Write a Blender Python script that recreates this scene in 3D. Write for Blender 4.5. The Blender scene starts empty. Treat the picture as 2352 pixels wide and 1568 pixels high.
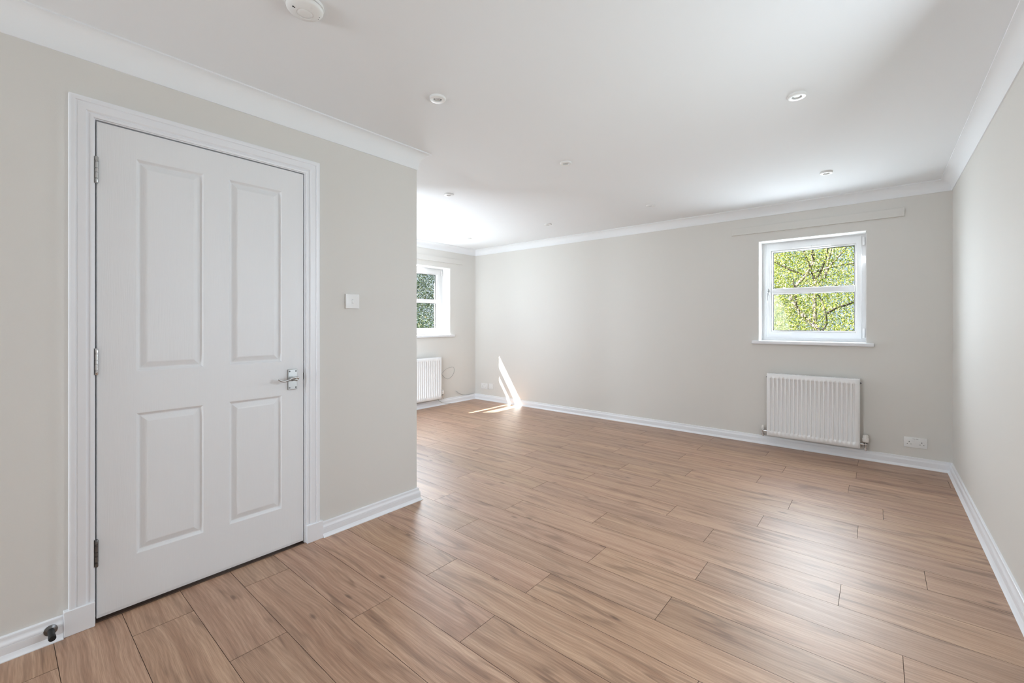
import bpy, bmesh, math, random
from mathutils import Vector, Matrix

# ------------------------------------------------------------------ scene, camera, sky, sun, area lamps
S = bpy.context.scene
COL = S.collection
PI = math.pi

FPX, CX, CY, H, YAW = 1001.0, 1176.0, 741.0, 1.19, math.radians(40)
cam = bpy.data.cameras.new('camera')
camo = bpy.data.objects.new('camera', cam)
COL.objects.link(camo)
camo.location = (0, 0, H)
camo.rotation_euler = (PI / 2, 0, YAW)
cam.sensor_width = 36
cam.lens = 36 * FPX / 2352
cam.shift_x = 0.0
cam.shift_y = -(784 - CY) / 2352
cam.clip_start = 0.02
cam.clip_end = 300
S.camera = camo

S.view_settings.view_transform = 'Standard'
S.view_settings.look = 'None'
S.view_settings.gamma = 1
S.view_settings.use_curve_mapping = False
S.view_settings.exposure = 0.06
S.cycles.use_denoising = True
S.cycles.caustics_reflective = False
S.cycles.caustics_refractive = False
S.cycles.max_bounces = 14
S.cycles.diffuse_bounces = 8
S.cycles.transparent_max_bounces = 24

world = bpy.data.worlds.new('sky')
S.world = world
world.use_nodes = True
wn = world.node_tree
for n in list(wn.nodes):
    wn.nodes.remove(n)
w_out = wn.nodes.new('ShaderNodeOutputWorld')
w_bg = wn.nodes.new('ShaderNodeBackground')
w_tc = wn.nodes.new('ShaderNodeTexCoord')
w_sep = wn.nodes.new('ShaderNodeSeparateXYZ')
w_ramp = wn.nodes.new('ShaderNodeValToRGB')
w_noise = wn.nodes.new('ShaderNodeTexNoise')
w_noise.inputs['Scale'].default_value = 3.0
w_noise.inputs['Detail'].default_value = 5.0
w_cl = wn.nodes.new('ShaderNodeValToRGB')
w_cl.color_ramp.elements[0].position = 0.45
w_cl.color_ramp.elements[1].position = 0.85
w_mix = wn.nodes.new('ShaderNodeMix')
w_mix.data_type = 'RGBA'
w_mix.inputs['B'].default_value = (0.95, 0.97, 1.0, 1)
w_ramp.color_ramp.elements[0].position = 0.0
w_ramp.color_ramp.elements[0].color = (0.60, 0.78, 0.97, 1)
w_ramp.color_ramp.elements[1].position = 0.6
w_ramp.color_ramp.elements[1].color = (0.36, 0.58, 0.92, 1)
L = wn.links.new
L(w_tc.outputs['Generated'], w_sep.inputs[0])
L(w_sep.outputs['Z'], w_ramp.inputs[0])
L(w_tc.outputs['Generated'], w_noise.inputs['Vector'])
L(w_noise.outputs['Fac'], w_cl.inputs[0])
L(w_cl.outputs[0], w_mix.inputs['Factor'])
L(w_ramp.outputs[0], w_mix.inputs['A'])
L(w_mix.outputs['Result'], w_bg.inputs[0])
w_bg.inputs[1].default_value = 1.0
L(w_bg.outputs[0], w_out.inputs[0])

SUN_DIR = Vector((1.0, 1.07, -1.5)).normalized()
sun = bpy.data.lights.new('sun', 'SUN')
sun.energy = 36.0
sun.angle = math.radians(0.5)
sun.color = (1.0, 0.98, 0.95)
suno = bpy.data.objects.new('sun', sun)
COL.objects.link(suno)
suno.rotation_euler = SUN_DIR.to_track_quat('-Z', 'Y').to_euler()


def area_lamp(name, loc, direction, sx, sy, power, color=(1, 1, 1)):
    l = bpy.data.lights.new(name, 'AREA')
    l.shape = 'RECTANGLE'
    l.size, l.size_y, l.energy, l.color = sx, sy, power, color
    o = bpy.data.objects.new(name, l)
    COL.objects.link(o)
    o.location = loc
    o.rotation_euler = Vector(direction).to_track_quat('-Z', 'Z').to_euler()
    return o


# ------------------------------------------------------------------ dimensions (metres; camera at x=y=0)
XR, YB, XL = 0.455, 4.888, -4.854          # right, back, left wall faces
XH, YH = -2.375, 1.833                     # hall wall face (with the door) and its outer corner
YF = -3.2                                  # front wall behind the camera
ZC = 2.325                                 # ceiling
TO = 0.33                                  # outer wall thickness


# boosted sky light at the left and back windows, added fill at the rest
LAMP_TINT = (0.86, 0.95, 1.05)
area_lamp('daylight_left_window', (-5.22, 3.66, 1.45), (1, -0.8, 0.1), 1.25, 0.85, 56, LAMP_TINT)
area_lamp('daylight_back_window', (-0.49, 5.26, 1.5), (-0.3, -1, -0.35), 0.75, 0.85, 47, LAMP_TINT)
area_lamp('fill_rear', (-2.03, -3.36, 1.15), (0.35, 1, 0.0), 0.5, 2.0, 104, LAMP_TINT)  # added fill lamp behind the camera, at a made-up glazed opening
area_lamp('fill_alcove', (-3.7, 1.70, 1.05), (-1.0, 0.8, 0.3), 1.5, 1.8, 62, LAMP_TINT)  # added fill lamp brightening the alcove from a made-up doorway
area_lamp('fill_side', (XR + 0.16, 1.92, 1.35), (-1, -0.4, -0.35), 1.32, 1.16, 29, LAMP_TINT)  # added fill lamp in the unseen stretch of the right wall

# ------------------------------------------------------------------ materials
def srgb(r, g, b):
    f = lambda c: ((c / 255 + 0.055) / 1.055) ** 2.4 if c > 10 else c / 255 / 12.92
    return (f(r), f(g), f(b), 1)


def new_mat(name):
    m = bpy.data.materials.new(name)
    m.use_nodes = True
    nt = m.node_tree
    b = nt.nodes['Principled BSDF']
    return m, nt, b


def paint(name, col, rough=0.5, bump=0.0, scale=300.0, spec=0.5, vary=0.0, metal=0.0, stretch=None):
    m, nt, b = new_mat(name)
    b.inputs['Base Color'].default_value = col
    b.inputs['Roughness'].default_value = rough
    b.inputs['Specular IOR Level'].default_value = spec
    b.inputs['Metallic'].default_value = metal
    tc = nt.nodes.new('ShaderNodeTexCoord')
    mp = nt.nodes.new('ShaderNodeMapping')
    if stretch:
        mp.inputs['Scale'].default_value = stretch
    nz = nt.nodes.new('ShaderNodeTexNoise')
    nz.inputs['Scale'].default_value = scale
    nz.inputs['Detail'].default_value = 3.0
    nt.links.new(tc.outputs['Object'], mp.inputs['Vector'])
    nt.links.new(mp.outputs['Vector'], nz.inputs['Vector'])
    if bump > 0:
        bp = nt.nodes.new('ShaderNodeBump')
        bp.inputs['Strength'].default_value = bump
        bp.inputs['Distance'].default_value = 0.001
        nt.links.new(nz.outputs['Fac'], bp.inputs['Height'])
        nt.links.new(bp.outputs['Normal'], b.inputs['Normal'])
    if vary > 0:
        mx = nt.nodes.new('ShaderNodeMix')
        mx.data_type = 'RGBA'
        mx.inputs['A'].default_value = col
        mx.inputs['B'].default_value = tuple(c * (1 - vary) for c in col[:3]) + (1,)
        nt.links.new(nz.outputs['Fac'], mx.inputs['Factor'])
        nt.links.new(mx.outputs['Result'], b.inputs['Base Color'])
    return m


M = {}
M['wall'] = paint('greige_wall_paint', (0.685, 0.668, 0.634, 1), 0.75, 0.15, 260, 0.25, 0.02)
M['ceiling'] = paint('white_ceiling_paint', (0.81, 0.827, 0.843, 1), 0.85, 0.08, 200, 0.2, 0.01)
M['trim'] = paint('white_satin_trim', (0.79, 0.80, 0.825, 1), 0.32, 0.04, 120, 0.5, 0.01)
M['door'] = paint('white_embossed_door', (0.77, 0.778, 0.79, 1), 0.42, 0.35, 60, 0.45, 0.02, stretch=(5, 5, 0.22))
M['reveal'] = paint('white_reveal_paint', (0.84, 0.84, 0.83, 1), 0.6, 0.05, 200, 0.3, 0.01)
M['upvc'] = paint('white_window_plastic', (0.72, 0.715, 0.715, 1), 0.28, 0.0, 50, 0.5, 0.01)
M['plastic'] = paint('white_plastic', (0.78, 0.78, 0.77, 1), 0.35, 0.0, 50, 0.5, 0.01)
M['cream'] = paint('cream_plastic', (0.76, 0.74, 0.71, 1), 0.35, 0.0, 50, 0.5, 0.01)
M['radiator'] = paint('white_radiator_enamel', (0.80, 0.80, 0.80, 1), 0.3, 0.0, 50, 0.5, 0.01)
M['black'] = paint('black_rubber', (0.012, 0.012, 0.012, 1), 0.5, 0.0, 50, 0.4, 0.1)
M['dark'] = paint('dark_gap', (0.03, 0.03, 0.03, 1), 0.6, 0.0, 50, 0.3, 0.1)
M['gasket'] = paint('grey_gasket', (0.05, 0.05, 0.05, 1), 0.6, 0.0, 50, 0.3, 0.1)
M['chrome'] = paint('chrome', (0.62, 0.62, 0.62, 1), 0.18, 0.0, 50, 0.5, 0.02, metal=1.0)
M['satin'] = paint('satin_nickel', (0.50, 0.50, 0.49, 1), 0.36, 0.0, 80, 0.5, 0.03, metal=1.0)
M['steel'] = paint('dark_steel', (0.20, 0.20, 0.20, 1), 0.3, 0.0, 80, 0.5, 0.05, metal=1.0)
M['threshold'] = paint('brown_threshold', (0.07, 0.04, 0.027, 1), 0.45, 0.1, 80, 0.4, 0.2)
M['cable'] = paint('grey_cable_sheath', (0.42, 0.42, 0.40, 1), 0.45, 0.0, 80, 0.4, 0.02)
M['brick'] = paint('pale_render', (0.55, 0.50, 0.44, 1), 0.9, 0.4, 60, 0.2, 0.15)
M['grass'] = paint('grass', (0.04, 0.07, 0.02, 1), 0.9, 0.4, 8, 0.2, 0.4)
M['lamp'] = paint('lamp_glass', (0.72, 0.72, 0.72, 1), 0.12, 0.0, 50, 0.6, 0.02)


def glass_mat():
    m = bpy.data.materials.new('window_glass')
    m.use_nodes = True
    nt = m.node_tree
    for n in list(nt.nodes):
        nt.nodes.remove(n)
    o = nt.nodes.new('ShaderNodeOutputMaterial')
    mx = nt.nodes.new('ShaderNodeMixShader')
    tr = nt.nodes.new('ShaderNodeBsdfTransparent')
    tr.inputs[0].default_value = (0.96, 0.975, 0.97, 1)
    gl = nt.nodes.new('ShaderNodeBsdfGlossy')
    gl.inputs['Roughness'].default_value = 0.02
    fr = nt.nodes.new('ShaderNodeFresnel')
    fr.inputs['IOR'].default_value = 1.45
    ml = nt.nodes.new('ShaderNodeMath')
    ml.operation = 'MULTIPLY'
    ml.inputs[1].default_value = 0.15
    nt.links.new(fr.outputs[0], ml.inputs[0])
    nt.links.new(ml.outputs[0], mx.inputs[0])
    nt.links.new(tr.outputs[0], mx.inputs[1])
    nt.links.new(gl.outputs[0], mx.inputs[2])
    nt.links.new(mx.outputs[0], o.inputs[0])
    return m


M['glass'] = glass_mat()


def wood_mat():
    m, nt, b = new_mat('oak_laminate')
    N = nt.nodes.new
    K = nt.links.new
    uv = N('ShaderNodeUVMap')
    uv.uv_map = 'grain'
    at = N('ShaderNodeAttribute')
    at.attribute_name = 'plank_tone'
    sep = N('ShaderNodeSeparateXYZ')
    K(uv.outputs[0], sep.inputs[0])
    # slow wander of the grain lines across the plank
    mpw = N('ShaderNodeMapping'); mpw.inputs['Scale'].default_value = (2.0, 3.0, 1)
    K(uv.outputs[0], mpw.inputs[0])
    nw = N('ShaderNodeTexNoise'); nw.inputs['Scale'].default_value = 1.0; nw.inputs['Detail'].default_value = 0.5
    K(mpw.outputs[0], nw.inputs['Vector'])
    wsub = N('ShaderNodeMath'); wsub.operation = 'MULTIPLY_ADD'
    wsub.inputs[1].default_value = 0.05; wsub.inputs[2].default_value = -0.025
    K(nw.outputs['Fac'], wsub.inputs[0])
    yadd = N('ShaderNodeMath'); yadd.operation = 'ADD'
    K(sep.outputs['Y'], yadd.inputs[0]); K(wsub.outputs[0], yadd.inputs[1])
    cmb = N('ShaderNodeCombineXYZ')
    K(sep.outputs['X'], cmb.inputs[0]); K(yadd.outputs[0], cmb.inputs[1])
    # fine fibres
    mpf = N('ShaderNodeMapping'); mpf.inputs['Scale'].default_value = (11.0, 460.0, 1)
    K(cmb.outputs[0], mpf.inputs[0])
    nf = N('ShaderNodeTexNoise'); nf.inputs['Scale'].default_value = 1.0; nf.inputs['Detail'].default_value = 3.0
    K(mpf.outputs[0], nf.inputs['Vector'])
    # broad tone bands along the plank
    mpb = N('ShaderNodeMapping'); mpb.inputs['Scale'].default_value = (0.8, 24.0, 1)
    K(cmb.outputs[0], mpb.inputs[0])
    nb = N('ShaderNodeTexNoise'); nb.inputs['Scale'].default_value = 1.0; nb.inputs['Detail'].default_value = 4.0
    nb.inputs['Roughness'].default_value = 0.6
    K(mpb.outputs[0], nb.inputs['Vector'])
    # dark mineral streaks
    mps = N('ShaderNodeMapping'); mps.inputs['Scale'].default_value = (2.0, 34.0, 1); mps.inputs['Location'].default_value = (7.3, 3.1, 0)
    K(cmb.outputs[0], mps.inputs[0])
    ns = N('ShaderNodeTexNoise'); ns.inputs['Scale'].default_value = 1.0; ns.inputs['Detail'].default_value = 3.0
    K(mps.outputs[0], ns.inputs['Vector'])
    rs = N('ShaderNodeValToRGB')
    rs.color_ramp.elements[0].position = 0.57; rs.color_ramp.elements[0].color = (0, 0, 0, 1)
    rs.color_ramp.elements[1].position = 0.70; rs.color_ramp.elements[1].color = (1, 1, 1, 1)
    K(ns.outputs['Fac'], rs.inputs[0])
    # cathedral arches
    wv = N('ShaderNodeTexWave'); wv.bands_direction = 'Y'
    wv.inputs['Scale'].default_value = 22.0; wv.inputs['Distortion'].default_value = 12.0
    wv.inputs['Detail'].default_value = 1.0; wv.inputs['Detail Scale'].default_value = 0.25
    mpa = N('ShaderNodeMapping'); mpa.inputs['Scale'].default_value = (0.7, 1.0, 1)
    K(cmb.outputs[0], mpa.inputs[0]); K(mpa.outputs[0], wv.inputs['Vector'])
    # knots
    mpk = N('ShaderNodeMapping'); mpk.inputs['Scale'].default_value = (1.05, 3.1, 1)
    K(cmb.outputs[0], mpk.inputs[0])
    vk = N('ShaderNodeTexVoronoi'); vk.voronoi_dimensions = '2D'; vk.inputs['Scale'].default_value = 1.0
    K(mpk.outputs[0], vk.inputs['Vector'])
    rk = N('ShaderNodeValToRGB')
    rk.color_ramp.elements[0].position = 0.01; rk.color_ramp.elements[0].color = (1, 1, 1, 1)
    rk.color_ramp.elements[1].position = 0.035; rk.color_ramp.elements[1].color = (0, 0, 0, 1)
    K(vk.outputs['Distance'], rk.inputs[0])

    # thin dark veins that wander along the plank
    mpv = N('ShaderNodeMapping'); mpv.inputs['Scale'].default_value = (1.1, 9.0, 1); mpv.inputs['Location'].default_value = (2.7, 9.4, 0)
    K(cmb.outputs[0], mpv.inputs[0])
    nv = N('ShaderNodeTexNoise'); nv.inputs['Scale'].default_value = 1.0; nv.inputs['Detail'].default_value = 3.0
    K(mpv.outputs[0], nv.inputs['Vector'])
    v1 = N('ShaderNodeMath'); v1.operation = 'SUBTRACT'; v1.inputs[1].default_value = 0.5
    v2 = N('ShaderNodeMath'); v2.operation = 'ABSOLUTE'
    K(nv.outputs['Fac'], v1.inputs[0]); K(v1.outputs[0], v2.inputs[0])
    rv = N('ShaderNodeValToRGB')
    rv.color_ramp.elements[0].position = 0.008; rv.color_ramp.elements[0].color = (1, 1, 1, 1)
    rv.color_ramp.elements[1].position = 0.036; rv.color_ramp.elements[1].color = (0, 0, 0, 1)
    K(v2.outputs[0], rv.inputs[0])
    mpm = N('ShaderNodeMapping'); mpm.inputs['Scale'].default_value = (2.6, 7.0, 1); mpm.inputs['Location'].default_value = (11.0, 4.0, 0)
    K(uv.outputs[0], mpm.inputs[0])
    nm = N('ShaderNodeTexNoise'); nm.inputs['Scale'].default_value = 1.0; nm.inputs['Detail'].default_value = 1.0
    K(mpm.outputs[0], nm.inputs['Vector'])
    rm = N('ShaderNodeValToRGB')
    rm.color_ramp.elements[0].position = 0.46; rm.color_ramp.elements[1].position = 0.60
    K(nm.outputs['Fac'], rm.inputs[0])
    vv = N('ShaderNodeMath'); vv.operation = 'MULTIPLY'
    K(rv.outputs[0], vv.inputs[0]); K(rm.outputs[0], vv.inputs[1])

    base = N('ShaderNodeMix'); base.data_type = 'RGBA'
    base.inputs['A'].default_value = WOOD_A
    base.inputs['B'].default_value = WOOD_B
    rb = N('ShaderNodeValToRGB')
    rb.color_ramp.elements[0].position = 0.32
    rb.color_ramp.elements[1].position = 0.68
    K(nb.outputs['Fac'], rb.inputs[0])
    K(rb.outputs[0], base.inputs['Factor'])

    def mult(prev, fac_out, strength, dark):
        mm = N('ShaderNodeMath'); mm.operation = 'MULTIPLY'; mm.inputs[1].default_value = strength
        K(fac_out, mm.inputs[0])
        x = N('ShaderNodeMix'); x.data_type = 'RGBA'; x.blend_type = 'MULTIPLY'
        x.inputs['B'].default_value = dark
        K(mm.outputs[0], x.inputs['Factor']); K(prev, x.inputs['A'])
        return x.outputs['Result']
    c = base.outputs['Result']
    rf = N('ShaderNodeValToRGB')
    rf.color_ramp.elements[0].position = 0.40
    rf.color_ramp.elements[1].position = 0.70
    K(nf.outputs['Fac'], rf.inputs[0])
    c = mult(c, rf.outputs[0], 0.62, (0.56, 0.49, 0.43, 1))
    c = mult(c, wv.outputs['Fac'], 0.30, (0.60, 0.52, 0.46, 1))
    c = mult(c, rs.outputs[0], 0.40, (0.36, 0.29, 0.24, 1))
    c = mult(c, vv.outputs[0], 0.50, (0.32, 0.24, 0.18, 1))
    c = mult(c, rk.outputs[0], 0.75, (0.24, 0.17, 0.13, 1))
    tone = N('ShaderNodeMix'); tone.data_type = 'RGBA'; tone.blend_type = 'MULTIPLY'
    tone.inputs['Factor'].default_value = 1.0
    K(c, tone.inputs['A']); K(at.outputs['Color'], tone.inputs['B'])
    K(tone.outputs['Result'], b.inputs['Base Color'])
    rr = N('ShaderNodeMath'); rr.operation = 'MULTIPLY_ADD'
    rr.inputs[1].default_value = 0.10; rr.inputs[2].default_value = WOOD_ROUGH
    K(nf.outputs['Fac'], rr.inputs[0]); K(rr.outputs[0], b.inputs['Roughness'])
    b.inputs['Specular IOR Level'].default_value = 0.35
    b.inputs['Coat Weight'].default_value = 0.7
    b.inputs['Coat Roughness'].default_value = 0.48
    b.inputs['Coat IOR'].default_value = 1.5
    bp = N('ShaderNodeBump'); bp.inputs['Strength'].default_value = 0.12; bp.inputs['Distance'].default_value = 0.0006
    K(nf.outputs['Fac'], bp.inputs['Height']); K(bp.outputs['Normal'], b.inputs['Normal'])
    return m


WOOD_A = (0.37, 0.207, 0.126, 1)
WOOD_B = (0.57, 0.372, 0.248, 1)
WOOD_ROUGH = 0.36
M['wood'] = wood_mat()
M['seam'] = paint('plank_seam', (0.055, 0.028, 0.016, 1), 0.6, 0.0, 50, 0.3, 0.1)


# ------------------------------------------------------------------ mesh helpers
def tag(o, label=None, cat=None, group=None, kind=None):
    if label: o['label'] = label
    if cat: o['category'] = cat
    if group: o['group'] = group
    if kind: o['kind'] = kind
    return o


def empty(name, loc=(0, 0, 0)):
    o = bpy.data.objects.new(name, None)
    o.empty_display_size = 0.05
    COL.objects.link(o)
    o.location = loc
    return o


class MB:
    """collects shapes (world coordinates) and links them as ONE mesh object"""

    def __init__(self):
        self.bm = bmesh.new()

    def face(self, pts):
        vs = [self.bm.verts.new(p) for p in pts]
        return self.bm.faces.new(vs)

    def box(self, a, b, bevel=0.0, seg=2):
        x0, y0, z0 = [min(a[i], b[i]) for i in range(3)]
        x1, y1, z1 = [max(a[i], b[i]) for i in range(3)]
        v = [self.bm.verts.new(p) for p in ((x0, y0, z0), (x1, y0, z0), (x1, y1, z0), (x0, y1, z0),
                                            (x0, y0, z1), (x1, y0, z1), (x1, y1, z1), (x0, y1, z1))]
        fs = [self.bm.faces.new([v[i] for i in f]) for f in
              ((3, 2, 1, 0), (4, 5, 6, 7), (0, 1, 5, 4), (1, 2, 6, 5), (2, 3, 7, 6), (3, 0, 4, 7))]
        if bevel > 0:
            es = list({e for f in fs for e in f.edges})
            bmesh.ops.bevel(self.bm, geom=es, offset=bevel, segments=seg, affect='EDGES', profile=0.5)
        return self

    def rings(self, rings, closed=True, cap0=True, cap1=True, loop=False):
        R = [[self.bm.verts.new(p) for p in r] for r in rings]
        n = len(R[0])
        pairs = list(zip(R[:-1], R[1:]))
        if loop:
            pairs.append((R[-1], R[0]))
        for a, b in pairs:
            for i in range(n if closed else n - 1):
                j = (i + 1) % n
                self.bm.faces.new((a[i], a[j], b[j], b[i]))
        if not loop:
            if cap0: self.bm.faces.new(list(reversed(R[0])))
            if cap1: self.bm.faces.new(R[-1])
        return self

    def lathe(self, c, axis, prof, n=32, cap0=True, cap1=True):
        """prof: list of (distance along axis, radius)"""
        ax = Vector(axis).normalized()
        u = ax.orthogonal().normalized()
        w = ax.cross(u)
        c = Vector(c)
        rs = []
        for d, r in prof:
            r = max(r, 1e-5)
            rs.append([c + ax * d + (u * math.cos(2 * PI * i / n) + w * math.sin(2 * PI * i / n)) * r for i in range(n)])
        return self.rings(rs, True, cap0, cap1)

    def tube(self, pts, rad, n=12, flat=None):
        P = [Vector(p) for p in pts]
        rs = []
        prev = None
        for i, p in enumerate(P):
            t = (P[min(i + 1, len(P) - 1)] - P[max(i - 1, 0)]).normalized()
            if prev is None:
                u = t.orthogonal().normalized()
                if flat: u = (Vector(flat) - t * t.dot(Vector(flat))).normalized()
            else:
                u = (prev - t * t.dot(prev)).normalized()
            prev = u
            w = t.cross(u)
            r = rad[i] if isinstance(rad, (list, tuple)) else rad
            ru, rw = r if isinstance(r, tuple) else (r, r)
            rs.append([p + u * math.cos(2 * PI * k / n) * ru + w * math.sin(2 * PI * k / n) * rw for k in range(n)])
        return self.rings(rs)

    def build(self, name, mat, parent=None, smooth=False, auto=None):
        bmesh.ops.recalc_face_normals(self.bm, faces=self.bm.faces)
        me = bpy.data.meshes.new(name)
        self.bm.to_mesh(me)
        self.bm.free()
        for m in (mat if isinstance(mat, list) else [mat]):
            me.materials.append(M[m] if isinstance(m, str) else m)
        o = bpy.data.objects.new(name, me)
        COL.objects.link(o)
        if parent is not None:
            o.parent = parent
            o.matrix_parent_inverse = Matrix.Translation(-Vector(parent.location)) if parent.type == 'EMPTY' else Matrix.Identity(4)
        if smooth:
            for p in me.polygons: p.use_smooth = True
            if auto is not None:
                me.set_sharp_from_angle(angle=math.radians(auto))
        return o


def spline(pts, k=8):
    P = [Vector(p) for p in pts]
    out = []
    for i in range(len(P) - 1):
        p0, p1, p2, p3 = P[max(i - 1, 0)], P[i], P[i + 1], P[min(i + 2, len(P) - 1)]
        for j in range(k):
            t = j / k
            out.append(0.5 * ((2 * p1) + (p2 - p0) * t + (2 * p0 - 5 * p1 + 4 * p2 - p3) * t * t + (3 * p1 - p0 - 3 * p2 + p3) * t ** 3))
    out.append(P[-1])
    return out


def copy_tree(o, parent=None):
    c = o.copy()
    COL.objects.link(c)
    if parent is not None:
        c.parent = parent
        c.matrix_parent_inverse = o.matrix_parent_inverse.copy()
    for ch in o.children:
        copy_tree(ch, c)
    return c


# ------------------------------------------------------------------ room shell
def struct(o):
    return tag(o, kind='structure')


# windows: openings in the walls  (left: x=XL, y range / back: y=YB, x range)
WZ0, WZ1 = 1.0, 1.995
LWY0, LWY1 = 2.925, 4.358
BWX0, BWX1 = -0.906, -0.075


def wall_boxes(mb, axis, f0, f1, a0, a1, z0, z1, holes):
    """solid wall between planes f0,f1 along axis 'x' or 'y', with rectangular holes (b0,b1,zb,zt)"""
    def bx(p0, p1, q0, q1):
        if p1 - p0 < 1e-4 or q1 - q0 < 1e-4: return
        if axis == 'y':
            mb.box((f0, p0, q0), (f1, p1, q1))
        else:
            mb.box((p0, f0, q0), (p1, f1, q1))
    cur = a0
    for b0, b1, zb, zt in sorted(holes):
        bx(cur, b0, z0, z1)
        bx(b0, b1, z0, zb)
        bx(b0, b1, zt, z1)
        cur = b1
    bx(cur, a1, z0, z1)
    return mb


mb = wall_boxes(MB(), 'y', XL, XL - 0.205, YF - TO, YB + TO, -0.1, ZC + 0.1, [(LWY0, LWY1, WZ0 - 0.02, WZ1)])
struct(mb.build('wall_left', 'wall'))
mb = wall_boxes(MB(), 'y', XL - 0.205, XL - TO, YF - TO, YB + TO, -0.1, ZC + 0.1, [(LWY0 - 0.02, LWY1 + 0.02, WZ0 - 0.02, 1.932)])
struct(mb.build('trim_1', 'brick'))
mb = wall_boxes(MB(), 'x', YB, YB + 0.2, XL, XR + TO, -0.1, ZC + 0.1, [(BWX0, BWX1, WZ0 - 0.02, WZ1)])
struct(mb.build('wall_back', 'wall'))
mb = wall_boxes(MB(), 'x', YB + 0.2, YB + TO, XL, XR + TO, -0.1, ZC + 0.1, [(BWX0, BWX1, WZ0 - 0.02, 1.95)])
struct(mb.build('trim_2', 'brick'))
mb = wall_boxes(MB(), 'y', XR, XR + TO, YF - TO, YB, -0.1, ZC + 0.1, [(1.24, 2.60, 0.73, 1.97)])
struct(mb.build('wall_right', 'wall'))
mb = wall_boxes(MB(), 'x', YF, YF - TO, XL, XR, -0.1, ZC + 0.1, [(-2.36, -1.70, 0.12, 2.14)])
struct(mb.build('wall_front', 'wall'))
DY0, DY1, DZ1 = 0.262, 1.083, 1.995         # door opening in the hall wall
mb = wall_boxes(MB(), 'y', XH, XH - 0.10, YF, YH, -0.1, ZC + 0.1, [(DY0 - 0.03, DY1 + 0.03, -0.1, DZ1 + 0.03)])
wall_boxes(mb, 'x', YH, YH - 0.10, XL, XH - 0.10, -0.1, ZC + 0.1, [(-4.5, -2.9, 0.1, 2.0)])
struct(mb.build('wall_hall', 'wall'))
struct(MB().box((XL - TO, YF - TO, ZC), (XR + TO, YB + TO, ZC + 0.12)).build('ceiling', 'ceiling'))
# unseen slab added to keep sun out of the opening behind the camera
struct(MB().box((-2.6, YF - TO - 3.0, 2.2), (0.7, YF - TO, 2.34)).build('trim_3', 'brick'))

# white painted reveals of the two windows
def reveal_left(o_name):
    mb = MB()
    t = 0.004
    x0, x1 = XL + 0.0005, XL - 0.205
    mb.box((x0, LWY1 - t, WZ0), (x1, LWY1 + 0.001, WZ1))
    mb.box((x0, LWY0 - 0.001, WZ0), (x1, LWY0 + t, WZ1))
    mb.box((x0, LWY0, WZ1 - t), (x1, LWY1, WZ1 + 0.001))
    return mb.build(o_name, 'reveal')


def reveal_back(o_name):
    mb = MB()
    t = 0.004
    y0, y1 = YB - 0.0005, YB + 0.2
    mb.box((BWX1 - t, y0, WZ0), (BWX1 + 0.001, y1, WZ1))
    mb.box((BWX0 - 0.001, y0, WZ0), (BWX0 + t, y1, WZ1))
    mb.box((BWX0, y0, WZ1 - t), (BWX1, y1, WZ1 + 0.001))
    return mb.build(o_name, 'reveal')


struct(reveal_left('trim_4'))
struct(reveal_back('trim_5'))

# ------------------------------------------------------------------ floor: laminate planks in one mesh
random.seed(11)
PL, PW, PY0 = 1.1725, 0.1947, 0.535
JOINT = {-3: -2.167, -2: -1.52, -1: -2.165, 0: -1.743, 1: -2.184, 2: -1.618, 3: -1.193, 4: -1.628, 5: -1.188, 6: -1.857,
         7: -1.104, 8: -1.820, 9: -1.300, 10: -1.898, 11: -1.002, 12: -1.712, 13: -1.260, 14: -1.611, 15: -1.147,
         16: -1.866, 17: -1.332, 18: -1.754, 19: -1.300, 20: -1.941, 21: -1.300, 22: -1.7}
bm = bmesh.new()
uvl = bm.loops.layers.uv.new('grain')
cl = bm.loops.layers.float_color.new('plank_tone')


def plank(x0, x1, y0, y1):
    g, d = 0.0009, 0.0014
    ou, ov = random.uniform(0, 40), random.uniform(0, 40)
    k = random.uniform(0.90, 1.08)
    t = (k * random.uniform(0.99, 1.01), k * random.uniform(0.985, 1.015), k * random.uniform(0.97, 1.03), 1)
    flip = random.choice((-1, 1))
    top = [(x0 + g, y0 + g, 0), (x1 - g, y0 + g, 0), (x1 - g, y1 - g, 0), (x0 + g, y1 - g, 0)]
    low = [(x0, y0, -d), (x1, y0, -d), (x1, y1, -d), (x0, y1, -d)]
    T = [bm.verts.new(p) for p in top]
    B = [bm.verts.new(p) for p in low]
    f = bm.faces.new(T)
    f.material_index = 0
    for lp in f.loops:
        lp[uvl].uv = ((lp.vert.co.x - x0) * flip + ou, (lp.vert.co.y - y0) * flip + ov)
        lp[cl] = t
    for i in range(4):
        j = (i + 1) % 4
        f = bm.faces.new((B[i], B[j], T[j], T[i]))
        f.material_index = 1


row = math.floor((YF - PY0) / PW)
while PY0 + row * PW < YB:
    y0, y1 = max(PY0 + row * PW, YF), min(PY0 + (row + 1) * PW, YB)
    j = JOINT.get(row, -1.3 + random.uniform(0, PL))
    j -= math.ceil((j - XL) / PL) * PL
    while j < XR:
        a, b2 = max(j, XL), min(j + PL, XR)
        if b2 - a > 0.003:
            plank(a, b2, y0, y1)
        j += PL
    row += 1
base = [bm.verts.new(p) for p in ((XL - TO, YF - TO, -0.004), (XR + TO, YF - TO, -0.004), (XR + TO, YB + TO, -0.004), (XL - TO, YB + TO, -0.004))]
lowr = [bm.verts.new((v.co.x, v.co.y, -0.12)) for v in base]
f = bm.faces.new(base); f.material_index = 1
f = bm.faces.new(list(reversed(lowr))); f.material_index = 1
for i in range(4):
    f = bm.faces.new((lowr[i], lowr[(i + 1) % 4], base[(i + 1) % 4], base[i])); f.material_index = 1
me = bpy.data.meshes.new('floor')
bm.to_mesh(me)
bm.free()
me.materials.append(M['wood'])
me.materials.append(M['seam'])
fl = bpy.data.objects.new('floor', me)
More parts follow.
